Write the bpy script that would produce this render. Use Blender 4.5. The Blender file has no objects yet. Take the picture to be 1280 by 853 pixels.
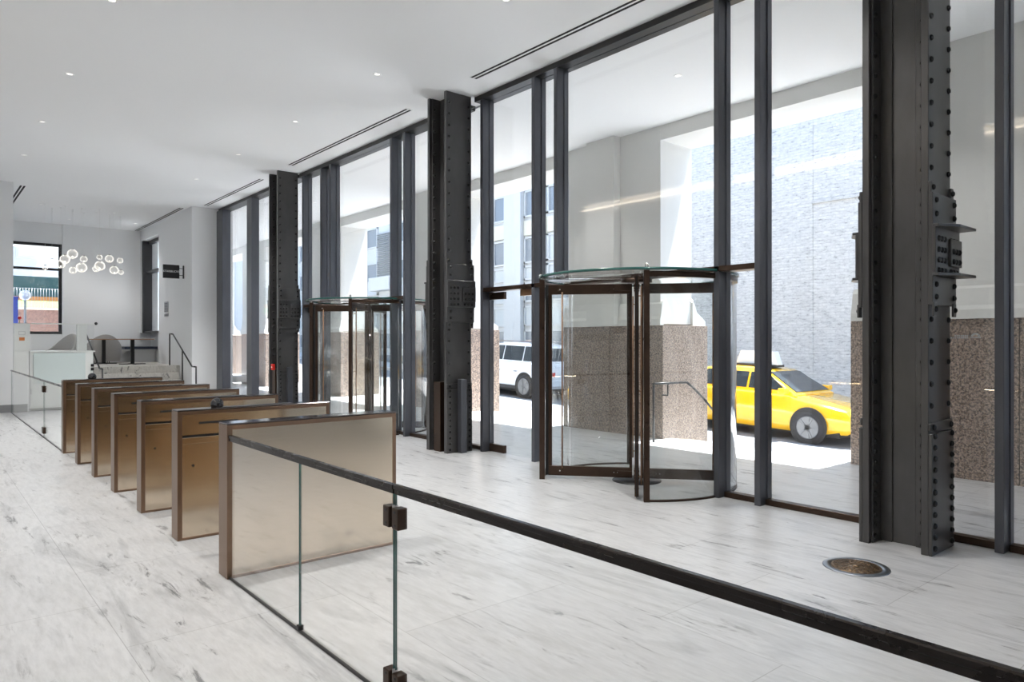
import bpy, bmesh, math, random
from mathutils import Vector, Matrix
random.seed(7)
PI = math.pi
sc = bpy.context.scene
C = sc.collection

# ------------------------------------------------------------------ camera
FPX, HCAM = 884.0, 1.55
TH = math.atan2(744, 884)
cam_d = bpy.data.cameras.new('camera')
cam_d.sensor_width = 36.0
cam_d.lens = FPX / 1280 * 36
cam_d.clip_end = 300
cam = bpy.data.objects.new('camera', cam_d)
cam.location = (0, 0, HCAM)
cam.rotation_euler = (PI / 2, 0, -TH)
C.objects.link(cam)
sc.camera = cam

# ------------------------------------------------------------------ exposure, sky, sun
sc.view_settings.view_transform = 'Standard'
sc.view_settings.look = 'None'
sc.view_settings.exposure = 2.68
sc.view_settings.gamma = 1.0
sc.view_settings.use_curve_mapping = False
cy = sc.cycles
cy.max_bounces = 12
cy.diffuse_bounces = 6
cy.glossy_bounces = 5
cy.transmission_bounces = 6
cy.transparent_max_bounces = 32
cy.use_denoising = True
cy.sample_clamp_indirect = 6.0
cy.caustics_reflective = False
cy.caustics_refractive = False

SUN_DIR = Vector((.318, -.05, 1.0)).normalized()
SKY_STRENGTH = 2.3
SUN_ENERGY = 4.6
w = bpy.data.worlds.new('sky')
sc.world = w
w.use_nodes = True
nt = w.node_tree
bg = nt.nodes['Background']
sky = nt.nodes.new('ShaderNodeTexSky')
sky.sky_type = 'HOSEK_WILKIE'
sky.sun_direction = SUN_DIR
sky.turbidity = 4.5
sky.ground_albedo = .4
nt.links.new(sky.outputs[0], bg.inputs[0])
bg.inputs[1].default_value = SKY_STRENGTH
sl = bpy.data.lights.new('sun', 'SUN')
sl.energy = SUN_ENERGY
sl.angle = math.radians(.6)
sl.color = (1.0, 1.0, .99)
so = bpy.data.objects.new('sun', sl)
so.rotation_euler = SUN_DIR.to_track_quat('Z', 'Y').to_euler()
so.location = (20, -5, 30)
C.objects.link(so)
DOWN_W = 44.0       # watts of each ceiling downlight
COVE_EMIT = 1.3

# ------------------------------------------------------------------ materials
MATS = {}


def mat(name, col=(.8, .8, .8), rough=.5, metal=0.0, emit=None, estr=0, spec=None, coat=0):
    if name in MATS:
        return MATS[name]
    m = bpy.data.materials.new(name)
    m.use_nodes = True
    b = m.node_tree.nodes['Principled BSDF']
    b.inputs['Base Color'].default_value = (*col, 1)
    b.inputs['Roughness'].default_value = rough
    b.inputs['Metallic'].default_value = metal
    if spec is not None:
        b.inputs['Specular IOR Level'].default_value = spec
    if coat:
        b.inputs['Coat Weight'].default_value = coat
    if emit:
        b.inputs['Emission Color'].default_value = (*emit, 1)
        b.inputs['Emission Strength'].default_value = estr
    MATS[name] = m
    return m


def nodes(m):
    t = m.node_tree
    return t, t.nodes['Principled BSDF']


def N(t, typ, **kw):
    n = t.nodes.new(typ)
    for k, v in kw.items():
        if hasattr(n, k):
            setattr(n, k, v)
        else:
            n.inputs[k].default_value = v
    return n


def pos_map(t, scale=(1, 1, 1), rot=(0, 0, 0), loc=(0, 0, 0)):
    g = N(t, 'ShaderNodeNewGeometry')
    mp = N(t, 'ShaderNodeMapping')
    mp.inputs['Scale'].default_value = scale
    mp.inputs['Rotation'].default_value = rot
    mp.inputs['Location'].default_value = loc
    t.links.new(g.outputs['Position'], mp.inputs['Vector'])
    return mp


def ramp(t, src, stops):
    r = N(t, 'ShaderNodeValToRGB')
    e = r.color_ramp.elements
    while len(e) < len(stops):
        e.new(.5)
    for i, (p, c) in enumerate(stops):
        e[i].position = p
        e[i].color = (*c, 1) if len(c) == 3 else c
    t.links.new(src, r.inputs[0])
    return r


def mixc(t, fac, a, b, mode='MIX'):
    m = N(t, 'ShaderNodeMix', data_type='RGBA', blend_type=mode)
    for sock, v in ((m.inputs[0], fac), (m.inputs[6], a), (m.inputs[7], b)):
        if hasattr(v, 'is_linked'):
            t.links.new(v, sock)
        elif isinstance(v, (int, float)):
            sock.default_value = v
        else:
            sock.default_value = (*v, 1)
    return m.outputs[2]


def bump(t, b, h, strength=.2, dist=.01):
    bp = N(t, 'ShaderNodeBump')
    bp.inputs['Strength'].default_value = strength
    bp.inputs['Distance'].default_value = dist
    t.links.new(h, bp.inputs['Height'])
    t.links.new(bp.outputs[0], b.inputs['Normal'])


def marble(name, base, vein, rough, slabs=True, rot=0, warm=0):
    m = mat(name, base, rough)
    t, b = nodes(m)
    mp = pos_map(t, (1.9, .34, 1.0), (0, 0, rot))
    n1 = N(t, 'ShaderNodeTexNoise', Scale=1.6, Detail=9, Roughness=.62, Distortion=1.2)
    t.links.new(mp.outputs[0], n1.inputs['Vector'])
    n2 = N(t, 'ShaderNodeTexNoise', Scale=5.5, Detail=10, Roughness=.7, Distortion=.6)
    t.links.new(mp.outputs[0], n2.inputs['Vector'])
    r1 = ramp(t, n1.outputs[0], [(.32, (.74, .745, .75)), (.46, (1, 1, 1)), (.58, (.97, .97, .97)), (.70, (.82, .82, .81))])
    r2 = ramp(t, n2.outputs[0], [(.0, (1, 1, 1)), (.56, (1, 1, 1)), (.60, (.78, .78, .78)), (.64, (.28, .28, .29))])
    # veins only where a broad mask allows
    mp3 = pos_map(t, (1, .6, 1))
    n3 = N(t, 'ShaderNodeTexNoise', Scale=1.3, Detail=3)
    t.links.new(mp3.outputs[0], n3.inputs['Vector'])
    r3 = ramp(t, n3.outputs[0], [(.40, (.12, .12, .12)), (.58, (1, 1, 1))])
    n4 = N(t, 'ShaderNodeTexNoise', Scale=16, Detail=6, Roughness=.7)
    t.links.new(mp.outputs[0], n4.inputs['Vector'])
    r4 = ramp(t, n4.outputs[0], [(.3, (.78, .78, .78)), (.6, (1, 1, 1))])
    c = mixc(t, 1.0, base, r1.outputs[0], 'MULTIPLY')
    c = mixc(t, r3.outputs[0], c, mixc(t, 1.0, c, r2.outputs[0], 'MULTIPLY'))
    c = mixc(t, .8, c, r4.outputs[0], 'MULTIPLY')
    if slabs:
        g = N(t, 'ShaderNodeNewGeometry')
        sx = N(t, 'ShaderNodeSeparateXYZ')
        t.links.new(g.outputs['Position'], sx.inputs[0])
        cx = N(t, 'ShaderNodeCombineXYZ')
        ax = N(t, 'ShaderNodeMath', operation='ADD')
        ax.inputs[1].default_value = .37
        ay = N(t, 'ShaderNodeMath', operation='ADD')
        ay.inputs[1].default_value = .48
        t.links.new(sx.outputs[0], ax.inputs[0])
        t.links.new(sx.outputs[1], ay.inputs[0])
        t.links.new(ay.outputs[0], cx.inputs[0])
        t.links.new(ax.outputs[0], cx.inputs[1])
        br = N(t, 'ShaderNodeTexBrick', offset=.5, squash=1)
        br.inputs['Scale'].default_value = 1
        br.inputs['Brick Width'].default_value = 1.49
        br.inputs['Row Height'].default_value = 1.18
        br.inputs['Mortar Size'].default_value = .0022
        br.inputs['Mortar Smooth'].default_value = 0
        br.inputs['Color1'].default_value = (1, 1, 1, 1)
        br.inputs['Color2'].default_value = (.93, .93, .935, 1)
        br.inputs['Mortar'].default_value = (.62, .62, .62, 1)
        t.links.new(cx.outputs[0], br.inputs['Vector'])
        c = mixc(t, 1.0, c, br.outputs[0], 'MULTIPLY')
    t.links.new(c, b.inputs['Base Color'])
    rr = ramp(t, n2.outputs[0], [(.3, (rough, ) * 3), (.7, (rough + .08, ) * 3)])
    t.links.new(rr.outputs[0], b.inputs['Roughness'])
    return m


M_FLOOR = marble('floor_marble', (.61, .613, .62), (.3, .3, .3), .28, True, .12)
M_STEP = marble('step_marble', (.62, .60, .56), (.3, .3, .3), .4, False, .9)
M_PAVE = marble('paving_stone', (.60, .60, .59), (.3, .3, .3), .6, True, .12)
M_WHITE = mat('white_plaster', (.80, .81, .82), .75)
M_CEIL = mat('ceiling_plaster', (.89, .90, .91), .8)
M_PORT = mat('portico_plaster', (.74, .74, .72), .8)
M_CAB = mat('white_lacquer', (.76, .78, .76), .35)
M_CABG = mat('backpainted_glass', (.62, .70, .69), .12)
for mm, sc_, st in ((M_WHITE, 30, .03), (M_CEIL, 20, .03), (M_PORT, 25, .05)):
    t, b = nodes(mm)
    n = N(t, 'ShaderNodeTexNoise', Scale=sc_, Detail=4)
    mp = pos_map(t)
    t.links.new(mp.outputs[0], n.inputs['Vector'])
    bump(t, b, n.outputs[0], st, .004)


def noisy(name, col, rough, metal, var=.25, scale=8, bs=.1, stretch=(1, 1, 1)):
    m = mat(name, col, rough, metal)
    t, b = nodes(m)
    mp = pos_map(t, stretch)
    n = N(t, 'ShaderNodeTexNoise', Scale=scale, Detail=6, Roughness=.6)
    t.links.new(mp.outputs[0], n.inputs['Vector'])
    r = ramp(t, n.outputs[0], [(.3, tuple(x * (1 - var) for x in col)), (.7, tuple(min(1, x * (1 + var)) for x in col))])
    t.links.new(r.outputs[0], b.inputs['Base Color'])
    r2 = ramp(t, n.outputs[0], [(.3, (max(0, rough - .08), ) * 3), (.7, (rough + .08, ) * 3)])
    t.links.new(r2.outputs[0], b.inputs['Roughness'])
    if bs:
        bump(t, b, n.outputs[0], bs, .004)
    return m


M_STEEL = noisy('painted_steel', (.045, .044, .045), .42, .1, .3, 5, .25, (1, 1, .4))
_b = M_STEEL.node_tree.nodes['Principled BSDF']
_b.inputs['Coat Weight'].default_value = .6
_b.inputs['Coat Roughness'].default_value = .28
M_RIVET = mat('rivet_paint', (.015, .015, .016), .35, .3)
M_FIN = noisy('blackened_steel', (.10, .105, .122), .36, .5, .2, 3, 0, (1, 1, .3))
M_BRONZE = noisy('dark_bronze', (.055, .034, .024), .34, .7, .2, 6, 0)
M_BRONZE2 = noisy('light_bronze', (.30, .17, .10), .35, .8, .2, 6, 0)
M_CHROME = mat('polished_steel', (.6, .6, .6), .15, 1)
M_RAILB = noisy('rail_bronze', (.022, .018, .017), .25, .6, .15, 6, 0)
M_BLACK = mat('black_paint', (.02, .02, .022), .4, .2)
M_SLOT = mat('vent_slot_dark', (.015, .015, .015), .8)
M_GRAY = mat('grey_metal', (.35, .35, .36), .4, .7)
M_RUB = mat('black_rubber', (.02, .02, .02), .8)


def brushed(name, col, rough, vertical=False):
    m = mat(name, col, rough, 1)
    t, b = nodes(m)
    mp = pos_map(t, (2, 2, 260) if not vertical else (200, 200, 1.5))
    n = N(t, 'ShaderNodeTexNoise', Scale=1.2, Detail=4, Roughness=.7)
    t.links.new(mp.outputs[0], n.inputs['Vector'])
    r = ramp(t, n.outputs[0], [(.3, tuple(x * .95 for x in col)), (.7, tuple(x * 1.04 for x in col))])
    t.links.new(r.outputs[0], b.inputs['Base Color'])
    r2 = ramp(t, n.outputs[0], [(.3, (rough - .02, ) * 3), (.7, (rough + .03, ) * 3)])
    t.links.new(r2.outputs[0], b.inputs['Roughness'])
    return m


M_BRUSH = brushed('brushed_panel', (.74, .63, .50), .14)
M_TFRAME = brushed('turnstile_frame_bronze', (.25, .165, .115), .34, True)
M_TTOP = mat('turnstile_top', (.16, .14, .14), .12, .9)


def glass(name, tint=(1, 1, 1), refl=.055, power=5):
    m = bpy.data.materials.new(name)
    m.use_nodes = True
    t = m.node_tree
    t.nodes.clear()
    out = N(t, 'ShaderNodeOutputMaterial')
    tr = N(t, 'ShaderNodeBsdfTransparent')
    tr.inputs[0].default_value = (*tint, 1)
    gl = N(t, 'ShaderNodeBsdfGlossy')
    gl.inputs['Roughness'].default_value = .0
    gl.inputs['Color'].default_value = (1, 1, 1, 1)
    lw = N(t, 'ShaderNodeLayerWeight')
    lw.inputs[0].default_value = .5
    p = N(t, 'ShaderNodeMath', operation='POWER')
    p.inputs[1].default_value = power
    t.links.new(lw.outputs['Facing'], p.inputs[0])
    ml = N(t, 'ShaderNodeMath', operation='MULTIPLY_ADD')
    ml.inputs[1].default_value = .8
    ml.inputs[2].default_value = refl
    t.links.new(p.outputs[0], ml.inputs[0])
    mx = N(t, 'ShaderNodeMixShader')
    t.links.new(ml.outputs[0], mx.inputs[0])
    t.links.new(tr.outputs[0], mx.inputs[1])
    t.links.new(gl.outputs[0], mx.inputs[2])
    t.links.new(mx.outputs[0], out.inputs[0])
    MATS[name] = m
    return m


M_GLASS = glass('window_glass', (.985, .99, .99), .035)
M_GLASSD = glass('door_glass', (.95, .96, .955), .04)
M_GLASSB = glass('balustrade_glass', (.985, .99, .99), .03)
M_GEDGE = mat('glass_edge_green', (.03, .11, .10), .15)
M_GLOBE = glass('globe_glass', (.95, .95, .94), .05, 1.6)
_t = M_GLOBE.node_tree
_g = [n for n in _t.nodes if n.type == 'BSDF_GLOSSY'][0]
_e = N(_t, 'ShaderNodeEmission')
_e.inputs[0].default_value = (1, .93, .82, 1)
_e.inputs[1].default_value = .16
_a = N(_t, 'ShaderNodeAddShader')
_m = [n for n in _t.nodes if n.type == 'MIX_SHADER'][0]
_t.links.new(_g.outputs[0], _a.inputs[0])
_t.links.new(_e.outputs[0], _a.inputs[1])
_t.links.new(_a.outputs[0], _m.inputs[2])


def stone_granite(name, a, b_, c_, rough=.3):
    m = mat(name, a, rough)
    t, b = nodes(m)
    mp = pos_map(t)
    v = N(t, 'ShaderNodeTexVoronoi', Scale=55)
    t.links.new(mp.outputs[0], v.inputs['Vector'])
    n = N(t, 'ShaderNodeTexNoise', Scale=42, Detail=5, Roughness=.7)
    t.links.new(mp.outputs[0], n.inputs['Vector'])
    r = ramp(t, n.outputs[0], [(.38, b_), (.5, a), (.62, c_)])
    r2 = ramp(t, v.outputs['Color'], [(.25, (.45, .42, .40)), (.45, (1, 1, 1))])
    c = mixc(t, .8, r.outputs[0], r2.outputs[0], 'MULTIPLY')
    t.links.new(c, b.inputs['Base Color'])
    return m


M_GRAN = stone_granite('speckled_granite', (.33, .26, .22), (.10, .09, .09), (.52, .40, .32))

# rough painted brick across the street
M_BRICK = mat('rough_brick', (.5, .5, .5), .85)
t, b = nodes(M_BRICK)
g = N(t, 'ShaderNodeNewGeometry')
sx = N(t, 'ShaderNodeSeparateXYZ')
cx = N(t, 'ShaderNodeCombineXYZ')
t.links.new(g.outputs['Position'], sx.inputs[0])
t.links.new(sx.outputs[1], cx.inputs[0])
t.links.new(sx.outputs[2], cx.inputs[1])
br = N(t, 'ShaderNodeTexBrick')
br.inputs['Scale'].default_value = 1
br.inputs['Brick Width'].default_value = .24
br.inputs['Row Height'].default_value = .08
br.inputs['Mortar Size'].default_value = .008
br.inputs['Color1'].default_value = (.52, .52, .51, 1)
br.inputs['Color2'].default_value = (.46, .46, .455, 1)
br.inputs['Mortar'].default_value = (.42, .42, .415, 1)
t.links.new(cx.outputs[0], br.inputs['Vector'])
mp = pos_map(t, (1, 3.0, 9))
n = N(t, 'ShaderNodeTexNoise', Scale=2.2, Detail=8, Roughness=.8)
t.links.new(mp.outputs[0], n.inputs['Vector'])
r = ramp(t, n.outputs[0], [(.36, (.45, .43, .42)), (.44, (1.0, .98, .96)), (.6, (1.25, 1.22, 1.19))])
t.links.new(mixc(t, .9, br.outputs[0], r.outputs[0], 'MULTIPLY'), b.inputs['Base Color'])
bump(t, b, n.outputs[0], .6, .03)

# ledger stone of the wall behind the camera
M_LEDGER = mat('ledger_stone', (.6, .55, .48), .6)
t, b = nodes(M_LEDGER)
mp = pos_map(t, (1, .8, 14))
n = N(t, 'ShaderNodeTexNoise', Scale=1.4, Detail=6, Roughness=.7)
t.links.new(mp.outputs[0], n.inputs['Vector'])
r = ramp(t, n.outputs[0], [(.35, (.50, .49, .47)), (.6, (.70, .69, .67))])
t.links.new(r.outputs[0], b.inputs['Base Color'])

M_ASPH = noisy('asphalt', (.22, .23, .25), .85, 0, .2, 30, .3)
M_SIDE = noisy('sidewalk_concrete', (.56, .56, .56), .8, 0, .08, 6, .1)
M_BLDG = mat('white_facade_stone', (.55, .55, .54), .7)
M_BWIN = mat('facade_window_glass', (.22, .24, .26), .12)
M_BWIN2 = mat('facade_window_blind', (.50, .52, .52), .5)
M_BEIGE = mat('beige_spandrel', (.62, .58, .47), .7)
M_REDBR = noisy('red_brick', (.24, .14, .11), .8, 0, .3, 14, .2)
M_GRASS = noisy('lawn_grass', (.10, .18, .05), .9, 0, .4, 20, .3)
M_TEAL = noisy('teal_hoarding', (.025, .06, .075), .7, 0, .2, 6, 0)
M_BLUE = mat('blue_booth', (.06, .09, .40), .5)
M_ORANGE = mat('orange_paint', (.60, .20, .05), .6)
M_CARW = mat('white_car_paint', (.72, .76, .82), .15, 0, coat=.8)
M_TAXI = mat('taxi_yellow_paint', (.90, .50, .01), .18, 0, coat=.8)
M_CARG = mat('car_window_glass', (.03, .04, .05), .06, .2)
M_TYRE = mat('tyre_rubber', (.025, .025, .027), .75)
M_RIM = mat('alloy_rim', (.20, .205, .21), .35, .5)
M_LAMPR = mat('red_lens', (.5, .02, .02), .2)
M_LAMPW = mat('headlamp_lens', (.8, .8, .82), .1)
M_FAB = noisy('grey_fabric', (.42, .41, .40), .9, 0, .1, 60, .1)
M_WOOD = noisy('wood_top', (.36, .22, .14), .45, 0, .2, 8, 0, (6, 1, 1))
M_NAVY = mat('navy_leather', (.02, .03, .06), .45)
M_RED = mat('red_plastic', (.75, .03, .02), .35)
M_GREEN = mat('green_lens', (.02, .35, .22), .3)
M_YEL = mat('yellow_housing', (.85, .55, .03), .4)
M_WTXT = mat('white_lettering', (.9, .9, .9), .5)
M_DECAL = mat('white_vinyl', (.85, .88, .9), .5)
M_BALL = mat('mirror_dome', (.10, .10, .11), .04, 1)
M_LAMP = mat('lamp_lens', (.9, .9, .88), .4, 0, (1, .95, .88), .25)
M_COVE = mat('cove_strip', (.9, .8, .6), .4, 0, (1, .86, .70), COVE_EMIT)
M_WARMLINE = mat('warm_emissive_line', (.9, .8, .6), .4, 0, (1, .80, .52), 7)
M_MANR = brushed('manhole_ring', (.35, .37, .40), .35)
M_MAN = noisy('manhole_brass', (.22, .15, .09), .4, .8, .7, 60, .6)


# ------------------------------------------------------------------ mesh helpers
class MB:
    def __init__(s):
        s.bm = bmesh.new()

    def box(s, x0, x1, y0, y1, z0, z1, mtx=None):
        vs = [s.bm.verts.new((x, y, z)) for z in (z0, z1) for y in (y0, y1) for x in (x0, x1)]
        if mtx:
            for v in vs:
                v.co = mtx @ v.co
        for f in ((0, 2, 3, 1), (4, 5, 7, 6), (0, 1, 5, 4), (2, 6, 7, 3), (0, 4, 6, 2), (1, 3, 7, 5)):
            s.bm.faces.new([vs[i] for i in f])
        return s

    def prism(s, pts, axis, a0, a1):
        """outline pts in the plane across `axis`, extruded a0..a1"""
        def P(p, a):
            if axis == 'x':
                return (a, p[0], p[1])
            if axis == 'y':
                return (p[0], a, p[1])
            return (p[0], p[1], a)
        v0 = [s.bm.verts.new(P(p, a0)) for p in pts]
        v1 = [s.bm.verts.new(P(p, a1)) for p in pts]
        n = len(pts)
        s.bm.faces.new(v0)
        s.bm.faces.new(list(reversed(v1)))
        for i in range(n):
            j = (i + 1) % n
            s.bm.faces.new((v0[i], v1[i], v1[j], v0[j]))
        return s

    def tube(s, p0, p1, r, seg=12, r1=None):
        p0, p1 = Vector(p0), Vector(p1)
        d = p1 - p0
        q = d.to_track_quat('Z', 'Y')
        r1 = r if r1 is None else r1
        a = [s.bm.verts.new(p0 + q @ Vector((r * math.cos(2 * PI * i / seg), r * math.sin(2 * PI * i / seg), 0))) for i in range(seg)]
        c = [s.bm.verts.new(p1 + q @ Vector((r1 * math.cos(2 * PI * i / seg), r1 * math.sin(2 * PI * i / seg), 0))) for i in range(seg)]
        s.bm.faces.new(list(reversed(a)))
        s.bm.faces.new(c)
        for i in range(seg):
            j = (i + 1) % seg
            f = s.bm.faces.new((a[i], a[j], c[j], c[i]))
            f.smooth = True
        return s

    def bar(s, p0, p1, wx, wz):
        """rectangular bar between two points"""
        p0, p1 = Vector(p0), Vector(p1)
        d = (p1 - p0)
        L = d.length
        q = d.to_track_quat('Y', 'Z')
        m = Matrix.Translation(p0) @ q.to_matrix().to_4x4()
        return s.box(-wx / 2, wx / 2, 0, L, -wz / 2, wz / 2, m)

    def lathe(s, prof, seg=32, c=(0, 0, 0), axis='z', smooth=True):
        rings = []
        for r, z in prof:
            ring = []
            for i in range(seg):
                a = 2 * PI * i / seg
                x, y = r * math.cos(a), r * math.sin(a)
                p = (x, y, z) if axis == 'z' else ((x, z, y) if axis == 'y' else (z, x, y))
                ring.append(s.bm.verts.new((p[0] + c[0], p[1] + c[1], p[2] + c[2])))
            rings.append(ring)
        for a, b2 in zip(rings, rings[1:]):
            for i in range(seg):
                j = (i + 1) % seg
                f = s.bm.faces.new((a[i], a[j], b2[j], b2[i]))
                f.smooth = smooth
        if prof[0][0] > 1e-6:
            s.bm.faces.new(list(reversed(rings[0])))
        if prof[-1][0] > 1e-6:
            s.bm.faces.new(rings[-1])
        return s

    def arc(s, c, r0, r1, a0, a1, z0, z1, seg=24):
        """curved wall between two radii"""
        cols = []
        for i in range(seg + 1):
            a = a0 + (a1 - a0) * i / seg
            ca, sa = math.cos(a), math.sin(a)
            cols.append([s.bm.verts.new((c[0] + r * ca, c[1] + r * sa, z)) for r, z in ((r0, z0), (r1, z0), (r1, z1), (r0, z1))])
        for a, b2 in zip(cols, cols[1:]):
            for k in range(4):
                l = (k + 1) % 4
                f = s.bm.faces.new((a[k], b2[k], b2[l], a[l]))
                f.smooth = k in (1, 3)
        s.bm.faces.new(cols[0])
        s.bm.faces.new(list(reversed(cols[-1])))
        return s

    def sphere(s, c, r, u=24, v=14, sz=1, zmin=-1):
        prof = []
        for i in range(v + 1):
            a = -PI / 2 + PI * i / v
            if math.sin(a) < zmin:
                continue
            prof.append((max(r * math.cos(a), 1e-4), r * math.sin(a) * sz))
        return s.lathe(prof, u, c)

    def build(s, name, m, parent=None, bevel=0, seg=1, smooth=False, **tags):
        bmesh.ops.recalc_face_normals(s.bm, faces=s.bm.faces)
        me = bpy.data.meshes.new(name)
        s.bm.to_mesh(me)
        s.bm.free()
        ms = m if isinstance(m, (list, tuple)) else [m]
        for q in ms:
            me.materials.append(q)
        if smooth:
            for p in me.polygons:
                p.use_smooth = True
        o = bpy.data.objects.new(name, me)
        C.objects.link(o)
        if parent:
            o.parent = parent
        if bevel:
            b_ = o.modifiers.new('bevel', 'BEVEL')
            b_.width = bevel
            b_.segments = seg
            b_.limit_method = 'ANGLE'
            b_.angle_limit = math.radians(40)
        for k, v in tags.items():
            o[k] = v
        return o


def B(*a):
    return MB().box(*a)


def thing(name, label, cat, loc=(0, 0, 0), rz=0, group=None, kind=None):
    o = bpy.data.objects.new(name, None)
    C.objects.link(o)
    o.location = loc
    o.rotation_euler = (0, 0, rz)
    o['label'] = label
    if cat:
        o['category'] = cat
    if group:
        o['group'] = group
    if kind:
        o['kind'] = kind
    return o


def tag(o, label, cat, group=None, kind=None):
    o['label'] = label
    o['category'] = cat
    if group:
        o['group'] = group
    if kind:
        o['kind'] = kind
    return o


def struct(name, mb, m, label=None, bevel=0):
    o = mb.build(name, m, None, bevel)
    o['kind'] = 'structure'
    if label:
        o['label'] = label
        o['category'] = name.split('_')[0]
    return o


def children(o):
    return [c for c in o.children]


def copy_tree(o, parent=None):
    c = o.copy()
    C.objects.link(c)
    c.parent = parent
    for ch in children(o):
        copy_tree(ch, c)
    return c


# ================================================================== STRUCTURE
YN, YF = -4.5, 24.6       # near and far limits of the hall
GX = 6.15                 # inner face of the facade glass
CH = 5.0

struct('floor', B(-3.2, 9.2, YN, 26, -.2, 0), M_FLOOR, 'veined light grey marble floor running under the turnstiles')
struct('ceiling', B(-3.2, 6.30, YN, 25.0, CH, CH + .3), M_CEIL, 'smooth white hall ceiling with slots and downlights')
struct('ceiling_portico', B(6.30, 9.86, YN, 32, CH - .03, CH + .3), M_CEIL, 'white ceiling of the covered walk outside the glass')
struct('wall_left', B(-1.0, -.8, YN, 12.9, 0, CH - .14), M_LEDGER, 'pale ledger stone wall behind the camera')
struct('wall_near', B(-3.2, 6.4, YN - .2, YN, 0, CH), M_WHITE, 'white wall at the near end of the hall')
struct('wall_recess', B(-3.2, -3.0, 12.9, 18.7, 0, CH), M_WHITE, 'white wall of the recess beyond the stone wall')
struct('wall_recess_side', B(-3.0, -.8, 12.7, 12.9, 0, CH), M_WHITE, 'short white return wall beside the stone wall')
struct('wall_partition', B(-3.0, 1.6, 18.7, 18.95, 0, CH), M_WHITE, 'white full height wall left of the reception')
struct('wall_lounge_left', B(1.35, 1.6, 18.95, YF, 0, CH), M_WHITE, 'white left wall of the raised lounge')
# far wall of the lounge with its window opening X 1.75..3.28, z 1.76..4.37
mb = MB()
mb.box(1.35, 1.75, YF, YF + .3, 0, CH).box(3.30, 5.9, YF, YF + .3, 0, CH)
mb.box(1.75, 3.30, YF, YF + .3, 0, 1.75).box(1.75, 3.30, YF, YF + .3, 4.42, CH)
struct('wall_far', mb, M_WHITE, 'white far wall of the raised lounge around its window')
mb = MB()
mb.box(3.30, 5.38, YF - .05, YF, .9, CH)
struct('trim_1', mb, M_WHITE, 'plain white lining right of the lounge window')
# right lounge wall with window opening Y 22.35..24.35, z 1.8..4.66
mb = MB()
mb.box(5.38, 5.75, 19.1, 22.35, 0, CH).box(5.70, 5.85, 22.35, YF, 0, 1.8)
mb.box(5.38, 5.85, 22.35, YF, 4.68, CH).box(5.38, 5.85, 24.42, YF, 1.8, 4.68)
struct('wall_right', mb, M_WHITE, 'white wall beside the steps with a hanging sign')
struct('wall_end', B(5.75, 6.4, 19.1, 19.4, 0, CH), M_WHITE, 'white end wall closing the glass facade')
struct('wall_cove', B(-1.0, -.55, YN, 12.9, CH - .015, CH - .001), M_CEIL)
o = B(-.79, -.72, YN + .1, 12.8, CH - .12, CH - .10).build('cove_light', M_COVE)
tag(o, 'warm linear cove light washing the stone wall', 'light')
struct('wall_cove_lip', B(-1.0, -.8, YN, 12.9, CH - .14, CH - .015), M_CEIL)

# platform (raised lounge floor) with steps
struct('floor_lounge', B(1.6, 5.38, 20.2, YF, 0, .9).box(5.38, 5.70, 22.35, YF, 0, .9), M_STEP, 'pale raised lounge floor above the marble steps')
st = thing('stair', 'veined marble steps rising to the lounge', 'stair', (0, 0, 0), kind='structure')
for i in range(4):
    y0 = 18.95 + i * .3125
    B(3.24, 5.30, y0, 20.2, .18 * i + (0 if i == 0 else 0), .18 * (i + 1)).build('step', M_STEP, st, .004)
B(3.24, 5.30, 20.17, 20.2, .72, .9).build('step', M_STEP, st)
B(5.30, 5.38, 18.95, 20.2, 0, .2).build('skirting', M_STEP, st)

# outside: portico wall with openings
OPEN = [(-4.6, -1.2), (4.03, 7.04), (9.2, 12.6), (14.75, 18.1), (20.3, 23.65), (25.9, 29.2)]  # first opening is unseen, added to brighten the near steel and floor
XW0, XW1 = 9.03, 9.85
HB = 4.74
edges = [-6.0] + [v for ab in OPEN for v in ab] + [34.0]
for i in range(0, len(edges), 2):
    a, b2 = edges[i], edges[i + 1]
    p = thing('wall_portico', 'pale plaster pier on a speckled granite base outside the glass', 'wall', (0, 0, 0), kind='structure')
    mb = B(XW0, XW1, a + (.03 if i else 0), b2 - .09, 1.82, CH + 3.4)
    if i > 2:
        ms, me_ = b2 - a - .87 - .62, 0
        mb.box(XW0 - .16, XW0, a + .87, a + .87 + .63, 1.82, CH)     # pilaster strip
        mb.box(XW0 - .03, XW0, a + .87 + .63, b2 - .09, 1.82, CH)
    mb.build('pier', M_PORT, p, .003)
    # granite base with joints
    g = MB()
    n = max(1, int(round((b2 - a) / .9)))
    for k in range(n):
        ya, yb = a + (b2 - a) * k / n, a + (b2 - a) * (k + 1) / n
        g.box(XW0 - .03, 10.2, ya + (.004 if k else -.04), yb - (.004 if k < n - 1 else -.04), -.35, 1.8)
    g.build('granite_base', M_GRAN, p, .004)
    # flared moulding between base and pier
    prof = [(XW1 - .02, 2.22), (XW1 + .03, 2.16), (XW1 + .10, 2.02), (XW1 + .26, 1.93), (10.18, 1.88), (10.18, 1.8), (XW1 - .02, 1.8)]
    MB().prism(prof, 'y', a - .01, b2 + .01).build('moulding', M_PORT, p)
    prof = [(XW0 + .02, 2.2), (XW0 - .02, 2.14), (XW0 - .05, 1.95), (XW0 - .07, 1.9), (XW0 - .07, 1.8), (XW0 + .02, 1.8)]
    MB().prism(prof, 'y', a - .02, b2 + .02).build('moulding', M_PORT, p)
hd = MB()
for a, b2 in OPEN:
    hd.box(XW0, XW1, a - .089, b2 + .029, HB, CH + 3.4)
struct('wall_header', hd, M_PORT, 'pale beam spanning the openings of the covered walk')
struct('wall_portico_near', B(6.3, 9.03, -4.7, -4.5, 0, CH), M_PORT, 'pale near end wall of the covered walk')
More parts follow.
